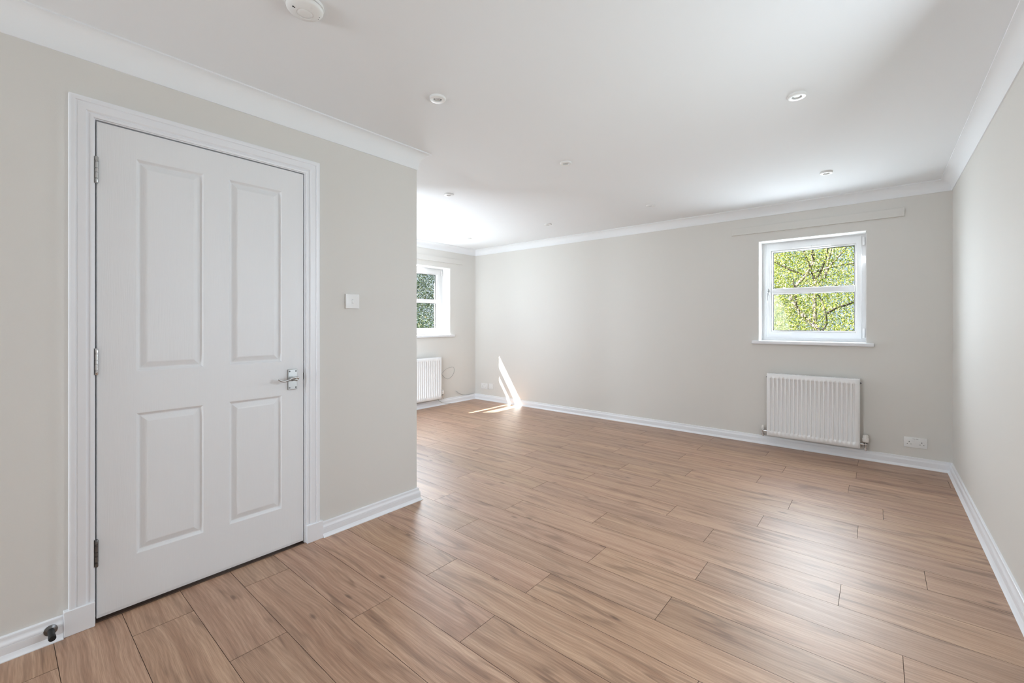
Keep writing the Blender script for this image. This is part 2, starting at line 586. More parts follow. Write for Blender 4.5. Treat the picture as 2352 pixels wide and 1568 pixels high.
COL.objects.link(fl)
struct(fl)

# ------------------------------------------------------------------ mitred runs: cove and skirting
PATH = [(XR, YF), (XR, YB), (XL, YB), (XL, YH), (XH, YH), (XH, YF)]      # room on the left of the direction of travel


def inward(i):
    a, b = Vector(PATH[i % 6]), Vector(PATH[(i + 1) % 6])
    d = (b - a).normalized()
    return Vector((-d.y, d.x))


def miter(i):
    n0, n1 = inward(i - 1), inward(i)
    return n0 + n1 if abs(n0.dot(n1)) < 0.5 else n0


def run(name, i, prof, mat, start=None, end=None, parent=None, z_fix=None):
    """prof points (d from wall, z) swept along wall i of PATH; start/end cut square at a distance along it"""
    a, b = Vector(PATH[i]), Vector(PATH[(i + 1) % 6])
    d = (b - a).normalized()
    n = inward(i)
    m0 = miter(i) if start is None else n
    m1 = miter((i + 1) % 6) if end is None else n
    p0 = a if start is None else a + d * start
    p1 = b if end is None else a + d * end
    rs = []
    for p, m in ((p0, m0), (p1, m1)):
        rs.append([(p.x + m.x * q, p.y + m.y * q, z) for q, z in prof])
    mb = MB()
    mb.rings(rs)
    return mb.build(name, mat, parent, smooth=True, auto=35)


def cove_prof(zb, pr=0.072):
    r = 0.066
    h = ZC - 0.007 - zb
    pts = [(0.0, zb), (0.006, zb)]
    for k in range(11):
        t = PI / 2 * k / 10
        pts.append((pr - r * math.cos(t), zb + 0.001 + (h - 0.001) * math.sin(t)))
    pts += [(pr, ZC + 0.0002), (0.0, ZC + 0.0002)]
    return pts


SK = [(0, 0.0), (0.031, 0.0), (0.031, 0.003), (0.0265, 0.006), (0.022, 0.011), (0.0195, 0.017), (0.018, 0.019), (0.018, 0.046), (0.0165, 0.0465),
      (0.0165, 0.0485), (0.018, 0.049), (0.018, 0.053), (0.0165, 0.057), (0.0135, 0.0605), (0.0115, 0.065), (0.0108, 0.070), (0.0112, 0.0735), (0.010, 0.0785), (0.006, 0.081), (0, 0.081)]
NAMES = ['right', 'back', 'left', 'alcove', 'hall', 'front']
for i in range(6):
    struct(run('trim_%d' % (6 + i), i, cove_prof(2.216 if i in (3, 4) else 2.238), 'ceiling'))
for i in range(4):
    struct(run('baseboard_%s' % NAMES[i], i, SK, 'trim'))
struct(run('baseboard_hall', 4, SK, 'trim', end=YH - 1.1775))
struct(run('baseboard_door', 4, SK, 'trim', start=YH - 0.1715))
struct(run('baseboard_front', 5, SK, 'trim', start=2.83 - 0.28))

# ------------------------------------------------------------------ door frame: lining, architrave, plinth blocks
AO0, AI0 = 0.184, 0.256            # left architrave outer / inner edge
AO1, AI1 = 1.160, 1.090
ATI, ATO = 1.999, 2.069
APROF = [(0.0, 0.0), (0.0, 0.010), (0.006, 0.0125), (0.010, 0.0125), (0.013, 0.009), (0.017, 0.0085), (0.021, 0.0135), (0.023, 0.015), (0.046, 0.0165),
         (0.047, 0.0145), (0.050, 0.0145), (0.053, 0.0185), (0.062, 0.0205), (0.066, 0.021), (0.069, 0.020), (0.070, 0.0175), (0.070, 0.0)]
frame = empty('trim_12', (XH, 0.67, 0))
struct(frame)


def arch_pt(cy, cz, dy, dz, t, h):
    return (XH + h, cy + dy * t, cz + dz * t)


mb = MB()
rings = []
for (cy, cz, dy, dz) in ((AI0, 0.09, -1, 0), (AI0, ATI, -1, 1), (AI1, ATI, 1, 1), (AI1, 0.09, 1, 0)):
    w = 1.0
    rings.append([arch_pt(cy, cz, dy, dz, t, h) for t, h in APROF])
mb.rings(rings)
mb.build('architrave', 'trim', frame, smooth=True, auto=30)
mb = MB()
mb.box((XH - 0.10, DY0 - 0.03, 0), (XH + 0.0005, DY0 - 0.0005, DZ1 + 0.03))
mb.box((XH - 0.10, DY1 + 0.0005, 0), (XH + 0.0005, DY1 + 0.03, DZ1 + 0.03))
mb.box((XH - 0.10, DY0 - 0.0005, DZ1 + 0.0005), (XH + 0.0005, DY1 + 0.0005, DZ1 + 0.03))
# door stops behind the leaf
mb.box((XH - 0.075, DY0 - 0.0005, 0), (XH - 0.048, DY0 + 0.014, DZ1))
mb.box((XH - 0.075, DY1 - 0.014, 0), (XH - 0.048, DY1 + 0.0005, DZ1))
mb.box((XH - 0.075, DY0, DZ1 - 0.014), (XH - 0.048, DY1, DZ1 + 0.0005))
mb.build('door_lining', 'trim', frame)
MB().box((XH - 0.001, 0.172, 0), (XH + 0.024, 0.2585, 0.0955), 0.002).build('plinth_block', 'trim', frame)
MB().box((XH - 0.001, 1.0885, 0), (XH + 0.024, 1.177, 0.0955), 0.002).build('plinth_block', 'trim', frame)
MB().box((XH - 0.10, DY0, 0.0), (XH + 0.004, DY1, 0.004), 0.0012).build('threshold_strip', 'threshold', frame)

# ------------------------------------------------------------------ door leaf with four moulded panels
LY0, LY1, LZ0, LZ1 = 0.2655, 1.0795, 0.012, 1.991
DX = XH - 0.002                       # front face of the leaf
PAN = [(0.386, 0.625, 0.986, 1.876), (0.727, 0.969, 0.986, 1.876), (0.386, 0.625, 0.224, 0.812), (0.727, 0.969, 0.224, 0.812)]


def door_leaf():
    bm = bmesh.new()
    ys = sorted({LY0 + 0.003, LY1 - 0.003} | {p[0] for p in PAN} | {p[1] for p in PAN})
    zs = sorted({LZ0 + 0.014, LZ1 - 0.003} | {p[2] for p in PAN} | {p[3] for p in PAN})
    V = {}
    def v(x, y, z):
        k = (round(x, 5), round(y, 5), round(z, 5))
        if k not in V: V[k] = bm.verts.new((x, y, z))
        return V[k]
    def inpan(y, z):
        return any(p[0] < y < p[1] and p[2] < z < p[3] for p in PAN)
    for a, b in zip(ys[:-1], ys[1:]):
        for c, d in zip(zs[:-1], zs[1:]):
            if not inpan((a + b) / 2, (c + d) / 2):
                bm.faces.new((v(DX, a, c), v(DX, b, c), v(DX, b, d), v(DX, a, d)))
    steps = [(0.0, 0.0), (0.002, 0.0008), (0.007, 0.0070), (0.0115, 0.0108), (0.013, 0.0112), (0.016, 0.0108), (0.036, 0.0024), (0.040, 0.0016)]
    for p in PAN:
        prev = None
        for s, dep in steps:
            x = DX - dep
            ring = [v(x, p[0] + s, p[2] + s), v(x, p[1] - s, p[2] + s), v(x, p[1] - s, p[3] - s), v(x, p[0] + s, p[3] - s)]
            if prev:
                for i in range(4):
                    j = (i + 1) % 4
                    bm.faces.new((prev[i], prev[j], ring[j], ring[i]))
            prev = ring
        bm.faces.new(prev)
    # edges: small arris all round, wider chamfer at the bottom, then sides and back
    y0, y1, z0, z1 = ys[0], ys[-1], zs[0], zs[-1]
    bl = [v(DX - 0.002, LY0, LZ0 + 0.002), v(DX - 0.002, LY1, LZ0 + 0.002), v(DX - 0.002, LY1, LZ1), v(DX - 0.002, LY0, LZ1)]
    bk = [v(DX - 0.044, LY0, LZ0), v(DX - 0.044, LY1, LZ0), v(DX - 0.044, LY1, LZ1), v(DX - 0.044, LY0, LZ1)]
    fr_bot = [v(DX, y, z0) for y in ys]
    fr_top = [v(DX, y, z1) for y in ys]
    fr_l = [v(DX, y0, z) for z in zs]
    fr_r = [v(DX, y1, z) for z in zs]
    bm.faces.new([bl[0], bl[1]] + list(reversed(fr_bot)))
    bm.faces.new([bl[3], bl[2]] + list(reversed(fr_top)))
    bm.faces.new([bl[0], bl[3]] + list(reversed(fr_l)))
    bm.faces.new([bl[1], bl[2]] + list(reversed(fr_r)))
    for i in range(4):
        j = (i + 1) % 4
        bm.faces.new((bl[i], bl[j], bk[j], bk[i]))
    bm.faces.new(list(reversed(bk)))
    mb = MB()
    mb.bm.free()
    mb.bm = bm
    return mb


door = empty('door_1', (DX, LY0, 0))
struct(door)
door_leaf().build('door_leaf', 'door', door)

for k, (za, zb, mt) in enumerate(((1.743, 1.850, 'satin'), (0.982, 1.089, 'chrome'), (0.222, 0.331, 'steel'))):
    hy, hx, r = 0.2645, XH + 0.0045, 0.0058
    mb = MB()
    hh = zb - za
    prof = [(0, 0.001), (0.001, r * 0.8), (0.003, r)]
    cuts = [0.15, 0.185, 0.40, 0.55, 0.79, 0.83]
    for c in cuts:
        prof += [(hh * c - 0.0010, r), (hh * c - 0.0005, r * 0.72), (hh * c + 0.0005, r * 0.72), (hh * c + 0.0010, r)]
    prof += [(hh - 0.003, r), (hh - 0.001, r * 0.8), (hh, 0.001)]
    mb.lathe((hx, hy, za), (0, 0, 1), prof, 20)
    h = mb.build('hinge', mt, door, smooth=True, auto=40)
    pm = MB().box((XH - 0.001, hy - 0.011, za + 0.001), (XH + 0.0022, hy - 0.001, zb - 0.001), 0.0005)
    pm.build('hinge_leaf', 'steel' if mt != 'satin' else 'satin', h)

# lever handle on a short back plate
hp = MB().box((DX - 0.001, 0.9965, 0.838), (DX + 0.009, 1.0435, 0.944), 0.002).build('handle_plate', 'satin', door)
for yy in (1.004, 1.036):
    for zz in (0.848, 0.934):
        MB().lathe((DX + 0.0085, yy, zz), (1, 0, 0), [(0, 0.0042), (0.0012, 0.004), (0.0018, 0.0028), (0.0012, 0.0016), (0.001, 0.0005)], 14).build('screw', 'steel', hp, smooth=True, auto=40)
mb = MB()
mb.lathe((DX + 0.008, 1.020, 0.893), (1, 0, 0), [(0, 0.0115), (0.006, 0.0105), (0.012, 0.0085), (0.042, 0.008), (0.047, 0.006), (0.048, 0.001)], 20)
LX = DX + 0.046
mb.tube(spline([(LX - 0.004, 1.033, 0.897), (LX, 1.022, 0.9015), (LX + 0.002, 1.003, 0.901), (LX + 0.003, 0.982, 0.893), (LX + 0.003, 0.963, 0.889), (LX + 0.002, 0.946, 0.892), (LX, 0.934, 0.901)], 6),
        [(0.0085, 0.006)] * 8 + [(0.0075, 0.0052)] * 10 + [(0.006, 0.0045)] * 12 + [(0.005, 0.004)] * 7, 14)
mb.build('lever', 'satin', hp, smooth=True, auto=60)
MB().box((DX - 0.03, LY1 - 0.0005, 0.885), (DX + 0.003, LY1 + 0.0035, 0.918), 0.0006).build('latch', 'steel', door)

# ------------------------------------------------------------------ windows
def window(name, along, plane, sgn, a0, a1, g0, g1, s0, s1, hinge_high, sill0, sill1, handle):
    """along: 'x' (back wall) or 'y' (left wall); depth grows outwards from `plane` by sgn"""
    root = empty(name, ((a0 + a1) / 2, plane + sgn * 0.155, WZ0) if along == 'x' else (plane + sgn * 0.155, (a0 + a1) / 2, WZ0))
    struct(root)

    def P(a, d, z):
        return (a, plane + sgn * d, z) if along == 'x' else (plane + sgn * d, a, z)

    def ring(mb, A, B, d0, d1, bev=0.002):
        """mitred rectangular frame between outer rect A and inner rect B = (a0,a1,z0,z1), depth d0..d1"""
        w = abs(B[0] - A[0])
        c = min(bev, w * 0.3)
        if c > 0:
            prof = [(0, d1), (0, d0 + c), (c / w, d0), (1 - c / w, d0), (1, d0 + c), (1, d1)]
        else:
            prof = [(0, d1), (0, d0), (1, d0), (1, d1)]
        rs = []
        for ka, kz in ((0, 2), (1, 2), (1, 3), (0, 3)):
            rs.append([P(A[ka] + (B[ka] - A[ka]) * t, d, A[kz] + (B[kz] - A[kz]) * t) for t, d in prof])
        mb.rings(rs, loop=True)
        return mb
    gz0, gz1, mz0, mz1 = 1.112, 1.900, 1.477, 1.533
    sz0, sz1 = 1.044, 1.976
    ring(MB(), (a0 + 0.0005, a1 - 0.0005, WZ0, WZ1 - 0.001), (s0 + 0.012, s1 - 0.012, sz0 + 0.012, sz1 - 0.012), 0.165, 0.24, 0.003).build('window_frame', 'upvc', root, smooth=True, auto=40)
    sash = ring(MB(), (s0, s1, sz0, sz1), (g0 - 0.011, g1 + 0.011, gz0 - 0.011, gz1 + 0.011), 0.152, 0.236, 0.004).build('sash', 'upvc', root, smooth=True, auto=40)
    b = ring(MB(), (g0 - 0.0115, g1 + 0.0115, gz0 - 0.0115, gz1 + 0.0115), (g0, g1, gz0, gz1), 0.160, 0.2, 0.004)
    b.build('glazing_bead', 'upvc', sash, smooth=True, auto=40)
    MB().box(P(g0 - 0.002, 0.181, mz0), P(g1 + 0.002, 0.234, mz1), 0.004).build('glazing_bar', 'upvc', sash, smooth=True, auto=40)
    for z0, z1 in ((gz0, mz0), (mz1, gz1)):
        pane = MB().box(P(g0 - 0.004, 0.202, z0 - 0.004), P(g1 + 0.004, 0.208, z1 + 0.004)).build('pane', 'glass', sash)
        ring(MB(), (g0 - 0.001, g1 + 0.001, z0 - 0.001, z1 + 0.001), (g0 + 0.005, g1 - 0.005, z0 + 0.005, z1 - 0.005), 0.1995, 0.2095, 0.0).build('gasket', 'gasket', pane)
    # hinges on the far edge
    for za, zb in ((1.888, 1.962), (1.052, 1.138)):
        ha = s1 + 0.014
        hg = MB()
        c = Vector(P(ha, 0.150, za))
        hg.lathe(c, (0, 0, 1), [(0, 0.006), (0.001, 0.0075), (0.022, 0.0075), (0.0225, 0.006), (0.0255, 0.006), (0.026, 0.0075), (zb - za - 0.001, 0.0075), (zb - za, 0.006)], 16)
        hg.box(P(ha - 0.012, 0.149, za), P(ha - 0.002, 0.154, zb), 0.001)
        hg.build('hinge', 'upvc', sash, smooth=True, auto=40)
    # trickle vent along the top of the sash
    vm = (g0 + g1) / 2
    MB().box(P(vm - 0.155, 0.142, 1.916), P(vm + 0.155, 0.153, 1.932), 0.003).build('trickle_vent', 'upvc', sash, smooth=True, auto=40)
    MB().lathe(P(vm, 0.143, 1.924), (0, -sgn, 0) if along == 'x' else (-sgn, 0, 0), [(0, 0.003), (0.004, 0.003), (0.005, 0.001)], 10).build('vent_knob', 'steel', sash)
    if handle:
        hx = s0 + 0.021
        hb = MB().box(P(hx - 0.011, 0.140, 1.468), P(hx + 0.012, 0.153, 1.545), 0.005, 3).build('window_handle', 'upvc', sash, smooth=True, auto=50)
        ax = (0, -sgn, 0) if along == 'x' else (-sgn, 0, 0)
        lk = MB()
        lk.lathe(P(hx + 0.003, 0.142, 1.498), ax, [(0, 0.0115), (0.022, 0.0105), (0.026, 0.008), (0.027, 0.001)], 18)
        lk.box(P(hx + 0.004, 0.112, 1.494), P(hx + 0.013, 0.136, 1.530), 0.003)
        lk.build('handle_lock', 'steel', hb, smooth=True, auto=50)
        lv = MB().tube(spline([P(hx - 0.001, 0.118, 1.500), P(hx - 0.003, 0.110, 1.478), P(hx - 0.004, 0.112, 1.44), P(hx - 0.006, 0.118, 1.395)], 5), 0.0052, 10)
        lv.build('handle_lever', 'upvc', hb, smooth=True, auto=60)
        lv = MB().tube([P(hx + 0.0025, 0.106, 1.49), P(hx + 0.002, 0.106, 1.45), P(hx, 0.108, 1.41)], 0.0022, 8)
        lv.build('lock_key', 'steel', hb, smooth=True, auto=60)
    # interior sill board
    sb = MB().box(P(sill0, -0.033, 0.982), P(sill1, 0.0, 1.0135), 0.006, 3)
    sb.box(P(a0 + 0.0008, -0.001, 0.982), P(a1 - 0.0008, 0.17, 1.0135))
    sb.build('window_sill', 'trim', root, smooth=True, auto=40)
    # outer sill
    MB().box(P(a0 + 0.002, 0.242, 0.965), P(a1 - 0.002, 0.36, 0.985), 0.004).build('outer_sill', 'upvc', root)
    return root


window('window_1', 'x', YB, 1, BWX0, BWX1, -0.812, -0.161, -0.866, -0.109, 1, -0.962, -0.022, True)
window('window_2', 'y', XL, -1, LWY0, LWY1, 3.032, 4.244, 2.977, 4.312, 1, 2.85, 4.432, True)

# added glazed opening behind the camera for its fill lamp: frame and glass
gd = empty('added_door_2', (-2.03, YF - 0.1, 0.12))
struct(gd)
mb = MB()
mb.box((-2.36, YF - 0.14, 0.12), (-2.29, YF - 0.07, 2.14), 0.003)
mb.box((-1.77, YF - 0.14, 0.12), (-1.70, YF - 0.07, 2.14), 0.003)
mb.box((-2.29, YF - 0.14, 0.12), (-1.77, YF - 0.07, 0.19), 0.003)
mb.box((-2.29, YF - 0.14, 2.07), (-1.77, YF - 0.07, 2.14), 0.003)
mb.build('door_frame', 'upvc', gd)
MB().box((-2.29, YF - 0.11, 0.19), (-1.77, YF - 0.104, 2.07)).build('pane', 'glass', gd)
sw = empty('added_window_3', (XR + 0.1, 1.92, 0.73))  # made-up window out of view, added for the side fill lamp
struct(sw)
mb = MB()
for a, b in (((1.24, 0.73), (1.30, 1.97)), ((2.54, 0.73), (2.60, 1.97)), ((1.89, 0.79), (1.95, 1.91))):
    mb.box((XR + 0.06, a[0], a[1]), (XR + 0.12, b[0], b[1]), 0.003)
mb.box((XR + 0.06, 1.30, 0.73), (XR + 0.12, 2.54, 0.79), 0.003)
mb.box((XR + 0.06, 1.30, 1.91), (XR + 0.12, 2.54, 1.97), 0.003)
mb.build('window_frame', 'upvc', sw)
for a, b in ((1.30, 1.89), (1.95, 2.54)):
    MB().box((XR + 0.088, a, 0.79), (XR + 0.094, b, 1.91)).build('pane', 'glass', sw)
ad = empty('added_door_3', (-3.7, YH - 0.05, 0.1))  # made-up glazed doorway out of view, added for the alcove fill
struct(ad)
mb = MB()
for a, b in (((-4.5, 0.1), (-4.43, 2.0)), ((-2.97, 0.1), (-2.9, 2.0)), ((-3.74, 0.17), (-3.66, 1.93))):
    mb.box((a[0], YH - 0.09, a[1]), (b[0], YH - 0.02, b[1]), 0.003)
mb.box((-4.43, YH - 0.09, 0.1), (-2.97, YH - 0.02, 0.17), 0.003)
mb.box((-4.43, YH - 0.09, 1.93), (-2.97, YH - 0.02, 2.0), 0.003)
mb.build('door_frame', 'upvc', ad)
for a, b in ((-4.43, -3.74), (-3.66, -2.97)):
    MB().box((a, YH - 0.06, 0.17), (b, YH - 0.054, 1.93)).build('pane', 'glass', ad)

# ------------------------------------------------------------------ boards above the windows
def board(a, b, lab):
    o = MB().box(a, b, 0.0015).build('curtain_batten', 'wall')
    return tag(o, lab, 'wall board', 'curtain battens above the windows')


board((-1.147, YB - 0.019, 2.078), (0.172, YB, 2.149), 'wall-coloured flat batten fixed to the wall above the birch window on the right')
board((XL, 2.68, 2.070), (XL + 0.019, 4.605, 2.141), 'wall-coloured flat batten above the half-hidden window at the far left')

# ------------------------------------------------------------------ radiators
def radiator(to_world, axis_along, axis_out, W, z0, z1, label, loc, rear=False):
    """local coords: a along the wall (0..W, left to right seen from the room), d out from the wall, z"""
    root = empty('panel_radiator', loc)
    tag(root, label, 'radiator', 'white panel radiators under the windows')

    def P(a, d, z):
        return to_world(a, d, z)
    DF = 0.100                                   # front face distance from the wall
    n = 20
    m = 0.016
    pitch = (W - 2 * m - 0.008) / n
    bm = bmesh.new()
    prof = [(0.0, 0.0), (0.004, 0.0035), (m, 0.0035)]
    for k in range(n):
        s = m + 0.004 + k * pitch
        prof += [(s + 0.004, 0.0035), (s + 0.0085, -0.0085), (s + 0.021, -0.0085), (s + 0.0265, 0.0035)]
    prof += [(W - 0.004, 0.0035), (W, 0.0)]
    rows = [(z0, 0, -0.0035), (z0 + 0.004, 0, 0), (z0 + 0.046, 0, 0), (z0 + 0.058, 1, 0), (z1 - 0.052, 1, 0), (z1 - 0.040, 0, 0), (z1 - 0.004, 0, 0), (z1, 0, -0.0035)]
    grid = []
    for z, k, off in rows:
        r = []
        for a, h in prof:
            hh = h if (k or h > 0 or a in (0.0, W)) else 0.0035
            if not k: hh = max(h, 0.0035) if 0.0 < a < W else h
            r.append(bm.verts.new(P(a, DF - 0.0035 + hh + off, z)))
        grid.append(r)
    for r0, r1 in zip(grid[:-1], grid[1:]):
        for i in range(len(r0) - 1):
            bm.faces.new((r0[i], r0[i + 1], r1[i + 1], r1[i]))
    back = [bm.verts.new(P(a, DF - 0.014, z)) for a, z in ((0, z0), (W, z0), (W, z1), (0, z1))]
    bm.faces.new(list(reversed(back)))
    bm.faces.new([back[0], back[1]] + list(reversed(grid[0])))
    bm.faces.new([back[3], back[2]] + list(reversed(grid[-1])))
    bm.faces.new([back[0], back[3]] + [g[0] for g in reversed(grid)])
    bm.faces.new([back[1], back[2]] + [g[-1] for g in reversed(grid)])
    mb = MB(); mb.bm.free(); mb.bm = bm
    mb.build('front_panel', 'radiator', root, smooth=True, auto=50)
    for a in (-0.004, W - 0.003):
        MB().box(P(a, 0.040, z0 + 0.001), P(a + 0.007, DF - 0.006, z1 + 0.002), 0.0015).build('side_panel', 'radiator', root)
    MB().box(P(0.012, 0.036, z0 + 0.02), P(W - 0.012, 0.046, z1 - 0.02), 0.002).build('convector', 'radiator', root)
    # top grille with slots
    mb = MB()
    mb.box(P(-0.003, 0.042, z1 - 0.001), P(W + 0.003, 0.048, z1 + 0.004))
    mb.box(P(-0.003, DF - 0.014, z1 - 0.001), P(W + 0.003, DF - 0.007, z1 + 0.003))
    ng = 64
    for k in range(ng + 1):
        a = (W - 0.004) * k / ng
        mb.box(P(a, 0.047, z1 - 0.001), P(a + 0.004, DF - 0.013, z1 + 0.003))
    mb.build('top_grille', 'radiator', root)
    # wall brackets
    for a in (0.1, W - 0.12):
        MB().box(P(a, 0.0005, z0 + 0.08), P(a + 0.03, 0.038, z1 - 0.08)).build('wall_bracket', 'radiator', root)
    out = Vector(axis_out)
    al = Vector(axis_along)
    # bleed plugs near the top corners
    for a, s in ((0.0, -1), (W, 1)):
        bp = MB()
        bp.lathe(P(a + s * 0.002, 0.062, z1 - 0.035), al * s, [(0, 0.008), (0.006, 0.008), (0.0065, 0.0055), (0.012, 0.0055), (0.0125, 0.001)], 12)
        bp.build('bleed_plug', 'steel', root, smooth=True, auto=40)
    # valves
    def valve(a, s, thermo):
        zc = z0 + 0.034
        b = MB()
        vx = a + s * 0.042
        b.lathe(P(a + s * 0.002, 0.062, zc), al * s, [(0, 0.0095), (0.010, 0.0095), (0.0105, 0.012), (0.024, 0.012), (0.0245, 0.008), (0.040, 0.008)], 14)
        b.lathe(P(vx, 0.062, zc - 0.052), (0, 0, 1), [(0, 0.0085), (0.010, 0.0085), (0.0105, 0.0125), (0.024, 0.0125), (0.0245, 0.009), (0.044, 0.0095), (0.052, 0.011), (0.062, 0.010), (0.070, 0.009)], 14)
        b.lathe(P(vx, 0.062, zc - 0.046), -out, [(0, 0.0075), (0.044, 0.0075)], 12)
        vo = b.build('thermostatic_valve' if thermo else 'lockshield_valve', 'chrome', root, smooth=True, auto=40)
        if thermo:
            MB().lathe(P(vx, 0.062, zc + 0.012), (0, 0, 1), [(0, 0.0145), (0.004, 0.0155), (0.0045, 0.0135), (0.008, 0.0135)], 20).build('valve_collar', 'steel', vo, smooth=True, auto=40)
            hd = MB()
            nn = 36
            rs = []
            for z, r, rib in ((0.020, 0.017, 0), (0.026, 0.0215, 0), (0.050, 0.023, 0), (0.054, 0.0225, 0), (0.056, 0.0195, 1), (0.072, 0.0195, 1), (0.080, 0.0165, 1), (0.083, 0.012, 0), (0.084, 0.001, 0)):
                ring = []
                for q in range(nn):
                    rr = r - (0.0022 if rib and q % 3 == 0 else 0)
                    c = Vector(P(vx, 0.062, zc + z))
                    ring.append(c + al * math.cos(2 * PI * q / nn) * rr + out * math.sin(2 * PI * q / nn) * rr)
                rs.append(ring)
            hd.rings(rs)
            hd.build('valve_head', 'cream', vo, smooth=True, auto=30)
        else:
            MB().lathe(P(vx, 0.062, zc + 0.016), (0, 0, 1), [(0, 0.010), (0.002, 0.0115), (0.022, 0.0105), (0.032, 0.0075), (0.037, 0.003), (0.038, 0.0005)], 18).build('valve_cap', 'cream', vo, smooth=True, auto=50)
    valve(0.0, -1, False)
    valve(W, 1, True)
    return root


radiator(lambda a, d, z: (-0.815 + a, YB - d, z), (1, 0, 0), (0, -1, 0), 0.694, 0.108, 0.702,
         'white ribbed panel radiator on the back wall beneath the birch-view window', (-0.468, YB - 0.05, 0.108))
radiator(lambda a, d, z: (XL + d, 3.417 + a, z), (0, 1, 0), (1, 0, 0), 0.694, 0.108, 0.697,
         'white ribbed panel radiator half hidden behind the wall corner at far left', (XL + 0.05, 3.764, 0.108))

# ------------------------------------------------------------------ sockets, switch, blank plate
def plate(name, to_world, w, h, label, cat, group=None, double=False, switch=False, loc=(0, 0, 0), t=0.009):
    root = empty(name, loc)
    tag(root, label, cat, group)
    P = to_world
    MB().box(P(-w / 2, 0.0, -h / 2), P(w / 2, t, h / 2), 0.002, 3).build('plate', 'plastic', root, smooth=True, auto=40)
    if double:
        for sx in (-1, 1):
            cx = sx * w * 0.272
            so = MB()
            so.box(P(cx - 0.002, t - 0.0005, 0.000), P(cx + 0.002, t + 0.0006, 0.008))
            so.box(P(cx - 0.0142, t - 0.0005, -0.0155), P(cx - 0.0085, t + 0.0006, -0.012))
            so.box(P(cx + 0.0085, t - 0.0005, -0.0155), P(cx + 0.0142, t + 0.0006, -0.012))
            so.build('pin_holes', 'dark', root)
            cx = sx * 0.010
            rk = MB()
            rk.box(P(cx - 0.0065, t - 0.001, 0.010), P(cx + 0.0065, t + 0.0035, 0.029), 0.0015)
            r = rk.build('rocker_switch', 'plastic', root)
            MB().box(P(cx - 0.0075, t - 0.0005, 0.0285), P(cx + 0.0075, t + 0.0003, 0.0305)).build('rocker_gap', 'gasket', r)
    if switch:
        rk = MB()
        rk.rings([[P(-0.0055, t - 0.0005, 0.011), P(0.0055, t - 0.0005, 0.011), P(0.0055, t - 0.0005, -0.012), P(-0.0055, t - 0.0005, -0.012)],
                  [P(-0.005, t + 0.001, 0.010), P(0.005, t + 0.001, 0.010), P(0.005, t + 0.0045, -0.011), P(-0.005, t + 0.0045, -0.011)]])
        r = rk.build('rocker_switch', 'plastic', root)
        MB().box(P(-0.0055, t - 0.0005, 0.0100), P(0.002, t + 0.0006, 0.0118)).build('rocker_gap', 'steel', r)
        MB().box(P(-0.0068, t - 0.0005, 0.000), P(-0.0057, t + 0.0003, 0.0108)).build('rocker_gap', 'satin', r)
    return root


plate('double_socket', lambda a, d, z: (0.238 + a, YB - d, 0.203 + z), 0.142, 0.084, 'white double socket on the back wall between radiator and right corner', 'socket',
      'double sockets low on the back wall', double=True, loc=(0.238, YB, 0.203))
plate('double_socket', lambda a, d, z: (-4.650 + a, YB - d, 0.213 + z), 0.136, 0.084, 'white double socket in the far left corner, beside the blank plate', 'socket',
      'double sockets low on the back wall', double=True, loc=(-4.650, YB, 0.213))
plate('blank_plate', lambda a, d, z: (-4.513 + a, YB - d, 0.217 + z), 0.086, 0.084, 'small square white blank plate right of the far corner socket', 'wall plate', loc=(-4.513, YB, 0.217))
plate('light_switch', lambda a, d, z: (XH + d, 1.3600 + a, 1.3155 + z), 0.084, 0.084, 'square white single light switch on the wall right of the door', 'light switch', switch=True,
      loc=(XH, 1.36, 1.3155), t=0.014)

# ------------------------------------------------------------------ door stop on the skirting
ds = empty('door_stop', (XH + 0.018, 0.139, 0.050))
tag(ds, 'chrome door stop with black tip on the skirting left of the door', 'door stop')
MB().lathe((XH + 0.0165, 0.139, 0.046), (1, 0, 0), [(0, 0.019), (0.003, 0.0185), (0.006, 0.012), (0.007, 0.0095)], 24).build('rose', 'steel', ds, smooth=True, auto=40)
MB().lathe((XH + 0.022, 0.139, 0.046), (1, 0, 0), [(0, 0.0095), (0.050, 0.0095)], 20).build('stem', 'black', ds, smooth=True, auto=40)
MB().lathe((XH + 0.070, 0.139, 0.046), (1, 0, 0), [(0, 0.0105), (0.014, 0.0105), (0.016, 0.009), (0.0165, 0.001)], 20).build('rubber_tip', 'black', ds, smooth=True, auto=40)

# ------------------------------------------------------------------ ceiling lights
DL = [((-1.702, 1.444), 'round white ceiling downlight just right of the cove corner above the door wall'),
      ((-0.309, 2.579), 'nearer of the two white downlights close to the right wall'),
      ((-1.694, 2.612), 'white downlight alone in the middle of the ceiling'),
      ((-2.902, 2.591), 'white downlight just past the projecting wall corner, over the brightest ceiling'),
      ((-0.297, 4.042), 'farther of the two white downlights close to the right wall, near the window'),
      ((-1.681, 4.085), 'small white downlight along the back wall, second from the right corner'),
      ((-2.907, 4.111), 'small white downlight along the back wall, third from the right corner'),
      ((-4.212, 4.109), 'faint white downlight deepest in the far left alcove')]


